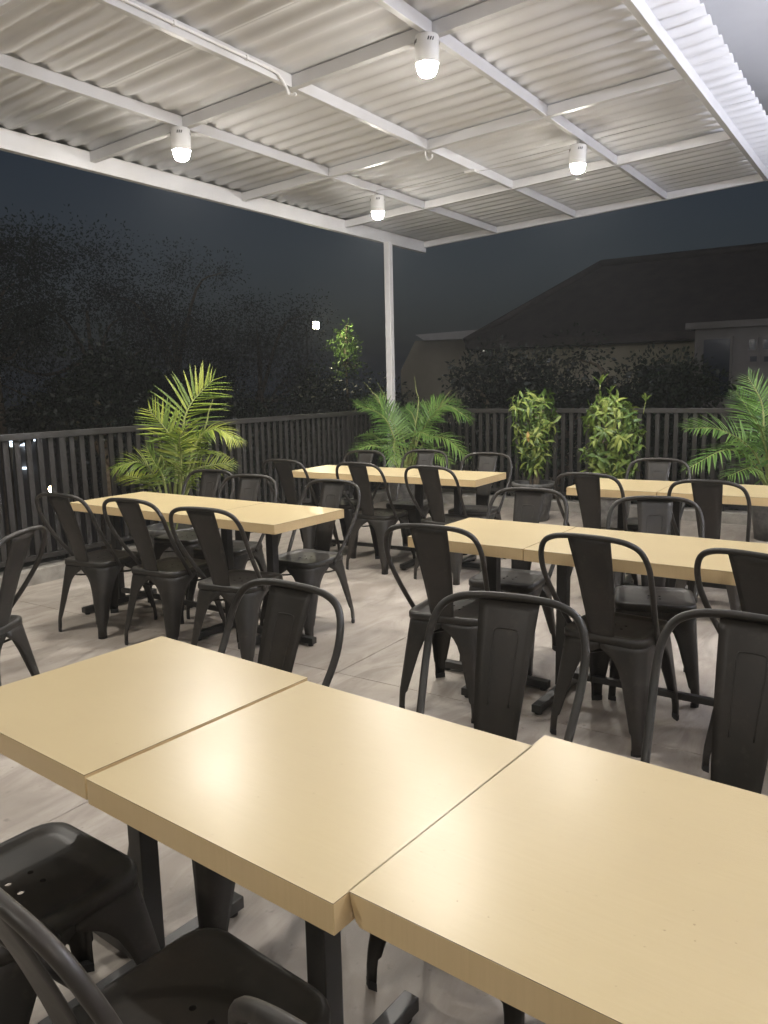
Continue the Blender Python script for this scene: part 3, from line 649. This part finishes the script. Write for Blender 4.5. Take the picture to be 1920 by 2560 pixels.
# ------------------------------------------------------------------ beyond the terrace: trees, houses, lamps
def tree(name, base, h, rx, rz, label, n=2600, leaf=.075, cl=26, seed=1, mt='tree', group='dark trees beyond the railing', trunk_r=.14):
    r = np.random.default_rng(seed); o = empty(name, base, 0, label, 'tree', group); rs = random.Random(seed)
    cz = h - rz; tk = MB().tube(spline([(0, 0, -.05), (.1, .05, cz * .4), (-.05, .1, cz * .8), (0, 0, cz + .3 * rz)], 5), trunk_r, 9, rfun=lambda t: trunk_r * (1.15 - .85 * t))
    cc = []
    for k in range(cl):
        v = r.normal(size=3); v /= np.linalg.norm(v); v *= r.uniform(.35, .95); c = np.array([v[0] * rx, v[1] * rx, cz + v[2] * rz]); cc.append(c)
        if k < 9: tk.tube(spline([(0, 0, cz - .5 * rz + .1 * k * rz * .5), tuple(c * np.array([.5, .5, 1]) - np.array([0, 0, .15 * rz])), tuple(c)], 4), .05, 6, rfun=lambda t: trunk_r * .4 * (1 - t) + .012)
    tk.build('trunk', M['trunk'], o)
    ci = r.integers(0, cl, n); cc = np.array(cc); rad = r.uniform(.28, .5, cl) * min(rx, rz)
    d = r.normal(size=(n, 3)); d /= np.linalg.norm(d, axis=1)[:, None]
    P = cc[ci] + d * (rad[ci] * r.uniform(.05, 1.0, n) ** .85)[:, None] * np.array([1, 1, .8])
    ax = d + r.normal(size=(n, 3)) * .6 + np.array([0, 0, -.3]); ax /= np.linalg.norm(ax, axis=1)[:, None]
    sd_ = np.cross(ax, r.normal(size=(n, 3))); sd_ /= np.linalg.norm(sd_, axis=1)[:, None]
    L = leaf * r.uniform(.6, 1.3, n)[:, None]; q = np.stack([P, P + ax * L * .5 + sd_ * L * .26, P + ax * L, P + ax * L * .5 - sd_ * L * .26], 1).reshape(-1, 3)
    me = bpy.data.meshes.new('crown'); me.vertices.add(len(q)); me.vertices.foreach_set('co', q.ravel()); me.loops.add(len(q)); me.loops.foreach_set('vertex_index', np.arange(len(q)))
    me.polygons.add(n); me.polygons.foreach_set('loop_start', np.arange(n) * 4); me.polygons.foreach_set('loop_total', np.full(n, 4)); me.materials.append(M[mt]); me.update(); me.validate()
    tag(link('crown', me, o), kind='stuff'); return o
GZ = -3.6
def tree_at(px, top, depth, rx, rz, label, **k):
    p = at(px, top, depth); tree(k.pop('name', 'broadleaf_tree'), (p.x, p.y, GZ), p.z - GZ, rx, rz, label, **k)
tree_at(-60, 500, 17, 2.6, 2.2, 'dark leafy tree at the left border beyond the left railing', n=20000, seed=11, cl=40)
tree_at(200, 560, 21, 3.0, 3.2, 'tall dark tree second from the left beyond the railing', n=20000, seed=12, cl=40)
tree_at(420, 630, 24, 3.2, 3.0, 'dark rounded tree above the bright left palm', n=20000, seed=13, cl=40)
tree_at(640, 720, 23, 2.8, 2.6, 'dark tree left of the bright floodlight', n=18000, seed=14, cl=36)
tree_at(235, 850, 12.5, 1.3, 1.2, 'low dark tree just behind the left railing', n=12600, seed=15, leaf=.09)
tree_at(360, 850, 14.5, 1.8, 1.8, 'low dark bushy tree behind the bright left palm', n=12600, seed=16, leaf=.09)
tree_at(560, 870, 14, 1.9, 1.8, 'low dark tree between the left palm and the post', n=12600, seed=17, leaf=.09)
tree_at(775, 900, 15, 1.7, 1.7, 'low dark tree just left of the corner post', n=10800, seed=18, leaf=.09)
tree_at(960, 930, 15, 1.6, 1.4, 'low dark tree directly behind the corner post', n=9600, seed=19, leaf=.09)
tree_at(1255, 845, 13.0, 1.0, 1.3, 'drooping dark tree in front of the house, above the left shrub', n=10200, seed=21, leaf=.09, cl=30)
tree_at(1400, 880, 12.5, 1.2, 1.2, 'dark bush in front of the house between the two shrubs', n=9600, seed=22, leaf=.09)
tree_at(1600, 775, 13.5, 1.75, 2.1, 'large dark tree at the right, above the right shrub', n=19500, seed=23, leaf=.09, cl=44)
# small tree lit by the flood light
lt = at(862, 790, 15.5)
tree('lit_tree', (lt.x, lt.y, GZ), lt.z - GZ, .36, .66, 'slender tree with leaves lit by the floodlight beside it', n=800, leaf=.075, cl=40, seed=31, mt='palm_green', group=None, trunk_r=.05)
fp = at(790, 813, 15.2)
fo = empty('garden_floodlight', (fp.x, fp.y, GZ), 0, 'small glaring floodlight on a pole among the dark trees', 'floodlight')
hgt = fp.z - GZ

dirc = (CAM - fp); dirc.z = 0; dirc.normalize(); aim = (dirc * .55 + Vector((.75, .55, -.1))).normalized(); sd2 = aim.cross(Vector((0, 0, 1))).normalized(); u2 = sd2.cross(aim)
ctr = Vector((0, 0, hgt)); q = lambda a, b, c: ctr + sd2 * a + u2 * b + aim * c
MB().tube([ctr - aim * .22 - Vector((0, 0, hgt)), ctr - aim * .22, ctr - aim * .06], .014, 8).build('pole', M['slot'], fo)
MB().prism([q(-.11, -.08, 0), q(.11, -.08, 0), q(.11, .08, 0), q(-.11, .08, 0)], aim * -.07).build('housing', M['frame'], fo, bevel=.006)
MB().prism([q(-.09, -.06, .002), q(.09, -.06, .002), q(.09, .06, .002), q(-.09, .06, .002)], aim * .004).build('lens', M['cfl'], fo)
# garden lamp seen through the left railing
gp = at(129.6, 1223, 11.5); go = empty('garden_lamp', (gp.x, gp.y, GZ), 0, 'small warm globe lamp glowing through the left railing', 'lamp')
MB().tube([(0, 0, 0), (0, 0, gp.z - GZ - .05)], .012, 8).build('pole', M['slot'], go)
MB().lathe([(0.001, -.05), (.03, -.042), (.046, -.015), (.046, .015), (.03, .042), (.001, .05)], 16, c=(0, 0, gp.z - GZ), close=False).build('globe', M['warmglass'], go)

c4 = lambda x, y: (960 + x / 1.728, 640 + y / 1.728)
# pale block with metal awning
YA = 21.0; b1 = on_y(*c4(70, 540), YA); b2 = on_y(*c4(430, 360), YA); b3 = on_y(*c4(135, 366), YA); b4 = on_y(*c4(72, 495), YA)
pb = empty('pale_block', (b1.x, YA, GZ), 0, 'pale plastered block with slanted edge and metal awning, right of the post', 'building')
def local(o, pts): return [Vector(p) - o.location for p in pts]
MB().prism(local(pb, [(b1.x, YA, GZ), (b2.x, YA, GZ), (b2.x, YA, b2.z), (b3.x, YA, b3.z), (b4.x, YA, b4.z)]), (0, 4, 0)).build('wall', M['plaster'], pb)
a1, a2, a3, a4 = [on_y(*c4(*p), YA - .5) for p in ((135, 340), (405, 318), (365, 358), (172, 364))]
MB().prism(local(pb, [a1, a4, a3, a2]), (0, 1.2, 0)).build('awning', M['white'], pb)
# house with hip roof
YH = 19.0; e0 = on_y(*c4(350, 374), YH - .8); e1 = on_y(*c4(1330, 330), YH - .8); ze = e0.z; XL, XRr = e0.x, e0.x + 13.5
ho = empty('hip_roof_house', (XL + .8, YH, GZ), 0, 'dark house with a hipped tile roof behind the trees', 'house'); hl = ho.location
wl_, wr_ = .0, XRr - XL - 1.6
MB().box(0, wr_, 0, 3.6, 0, ze - GZ + .1).build('wall', M['plaster'], ho)
w0 = on_y(*c4(428, 378), YH); w1 = on_y(*c4(462, 424), YH)
wf = MB().box(w0.x - hl.x - .06, w1.x - hl.x + .06, -.04, -.003, w1.z - GZ - .06, w0.z - GZ + .04).build('window', M['frame'], ho)
MB().box(w0.x - hl.x, w0.x - hl.x + .06, -.055, -.041, w1.z - GZ + .08, w0.z - GZ).build('lit_pane', M['dimwin'], wf)
MB().box(w0.x - hl.x + .16, w1.x - hl.x, -.052, -.041, w1.z - GZ, w0.z - GZ).build('pane', M['window'], wf)
for wx in (3.4, 6.2, 8.8):
    wf = MB().box(wx, wx + 1.2, -.05, -.003, ze - GZ - 2.1, ze - GZ - .7).build('window', M['frame'], ho)
    MB().box(wx + .07, wx + .57, -.062, -.051, ze - GZ - 2.02, ze - GZ - .78).build('pane', M['window'], wf); MB().box(wx + .63, wx + 1.13, -.062, -.051, ze - GZ - 2.02, ze - GZ - .78).build('pane', M['window'], wf)
DXr, DYr = XRr - XL, 5.2; rh = 1.92; R0 = [(-.8, -.8), (-.8 + DXr, -.8), (-.8 + DXr, -.8 + DYr), (-.8, -.8 + DYr)]; zb = ze - GZ
rv = [(x, y_, zb) for x, y_ in R0] + [(-.8 + DYr / 2, -.8 + DYr / 2, zb + rh), (-.8 + DXr - DYr / 2, -.8 + DYr / 2, zb + rh)] + [(x, y_, zb - .18) for x, y_ in R0]
rf = MB().add(rv, [(0, 1, 5, 4), (1, 2, 5), (2, 3, 4, 5), (3, 0, 4), (0, 6, 7, 1), (1, 7, 8, 2), (2, 8, 9, 3), (3, 9, 6, 0), (6, 9, 8, 7)]).build('roof', M['tile'], ho)
for a, b in ((0, 4), (4, 5), (5, 1)): MB().tube([Vector(rv[a]) + Vector((0, 0, .03)), Vector(rv[b]) + Vector((0, 0, .03))], .10, 8).build('ridge_cap', M['tile'], rf)
# building at the right with dark tall window and vent holes
YR = 16.0; t0 = on_y(*c4(1345, 318), YR); t1 = on_y(*c4(1659, 302), YR)
rb = empty('vented_building', (t0.x, YR, GZ), 0, 'grey plastered building with a tall dark window and square vents at right', 'building'); rl = rb.location; zt = t0.z - GZ
MB().box(0, 7, 0, 6, 0, zt).build('wall', M['plaster_grey'], rb); MB().box(-.15, 7.15, -.15, 6.15, zt, zt + .12).build('parapet', M['plaster_grey'], rb)
def rwin(x0, y0, x1, y1, nm):
    a = on_y(*c4(x0, y0), YR); b = on_y(*c4(x1, y1), YR)
    f = MB().box(a.x - rl.x - .04, b.x - rl.x + .04, -.05, -.003, b.z - GZ - .04, a.z - GZ + .04).build(nm, M['plaster_grey'], rb)
    MB().box(a.x - rl.x, b.x - rl.x, -.056, -.051, b.z - GZ, a.z - GZ).build('pane', M['window'], f)
rwin(1385, 362, 1488, 608, 'window'); rwin(1580, 362, 1606, 402, 'vent'); rwin(1642, 362, 1668, 402, 'vent'); rwin(1584, 434, 1612, 456, 'vent'); rwin(1644, 434, 1672, 456, 'vent')
# shop seen through the left railing
YS = None; cD = lambda x, y: (x / 3.318, 1000 + y / 3.318)
sp_ = at(60, 1110, 24); sh = empty('lit_shop', (sp_.x, sp_.y, GZ), 0, 'distant shop with bluish lit panes behind the left railing', 'building')
sn = Vector((-ray(100, 1110).x, -ray(100, 1110).y, 0)).normalized(); st = Vector((0, 0, 1)).cross(sn)      # facade normal and right-hand direction
def on_f(px, py, dd=0):
    d = ray(px, py); t = ((sp_ + sn * dd - CAM).dot(sn)) / d.dot(sn); return CAM + d * t - Vector((sp_.x, sp_.y, GZ))
fw_ = MB().prism([st * -3.4, st * 2.2, st * 2.2 + Vector((0, 0, 4.6)), st * -3.4 + Vector((0, 0, 4.6))], sn * -4).build('wall', M['plaster_grey'], sh)
def fpane(x0, y0, x1, y1, nm, mt, th=.05):
    pts = [on_f(*cD(x0, y1), .01), on_f(*cD(x1, y1), .01), on_f(*cD(x1, y0), .01), on_f(*cD(x0, y0), .01)]
    MB().prism(pts, sn * th).build(nm, mt, sh)
for bx in ((60, 318, 104, 350), (64, 360, 104, 386), (192, 308, 234, 336), (166, 350, 236, 380), (206, 384, 240, 414), (278, 304, 306, 340)): fpane(*bx, 'lit_pane', M['litwin'])
fpane(54, 392, 108, 660, 'pillar', M['plaster'], .2); fpane(185, 556, 258, 572, 'lit_ledge', M['litwin'], .1)

# ------------------------------------------------------------------ thin scattering volume added to imitate veiling glare of the lens
hz = MB().box(-540, 540, -440, 740, -4.6, 14).build('glare_haze', []); tag(hz, kind='stuff')
hm = bpy.data.materials.new('lens_glare_veil'); hm.use_nodes = True; hn = hm.node_tree.nodes; hn.remove(hn['Principled BSDF'])
pv = hn.new('ShaderNodeVolumePrincipled'); pv.inputs['Color'].default_value = (.92, .95, 1, 1); pv.inputs['Density'].default_value = GLARE_VEIL; pv.inputs['Anisotropy'].default_value = .3
hm.node_tree.links.new(pv.outputs[0], hn['Material Output'].inputs['Volume']); hz.data.materials.append(hm)
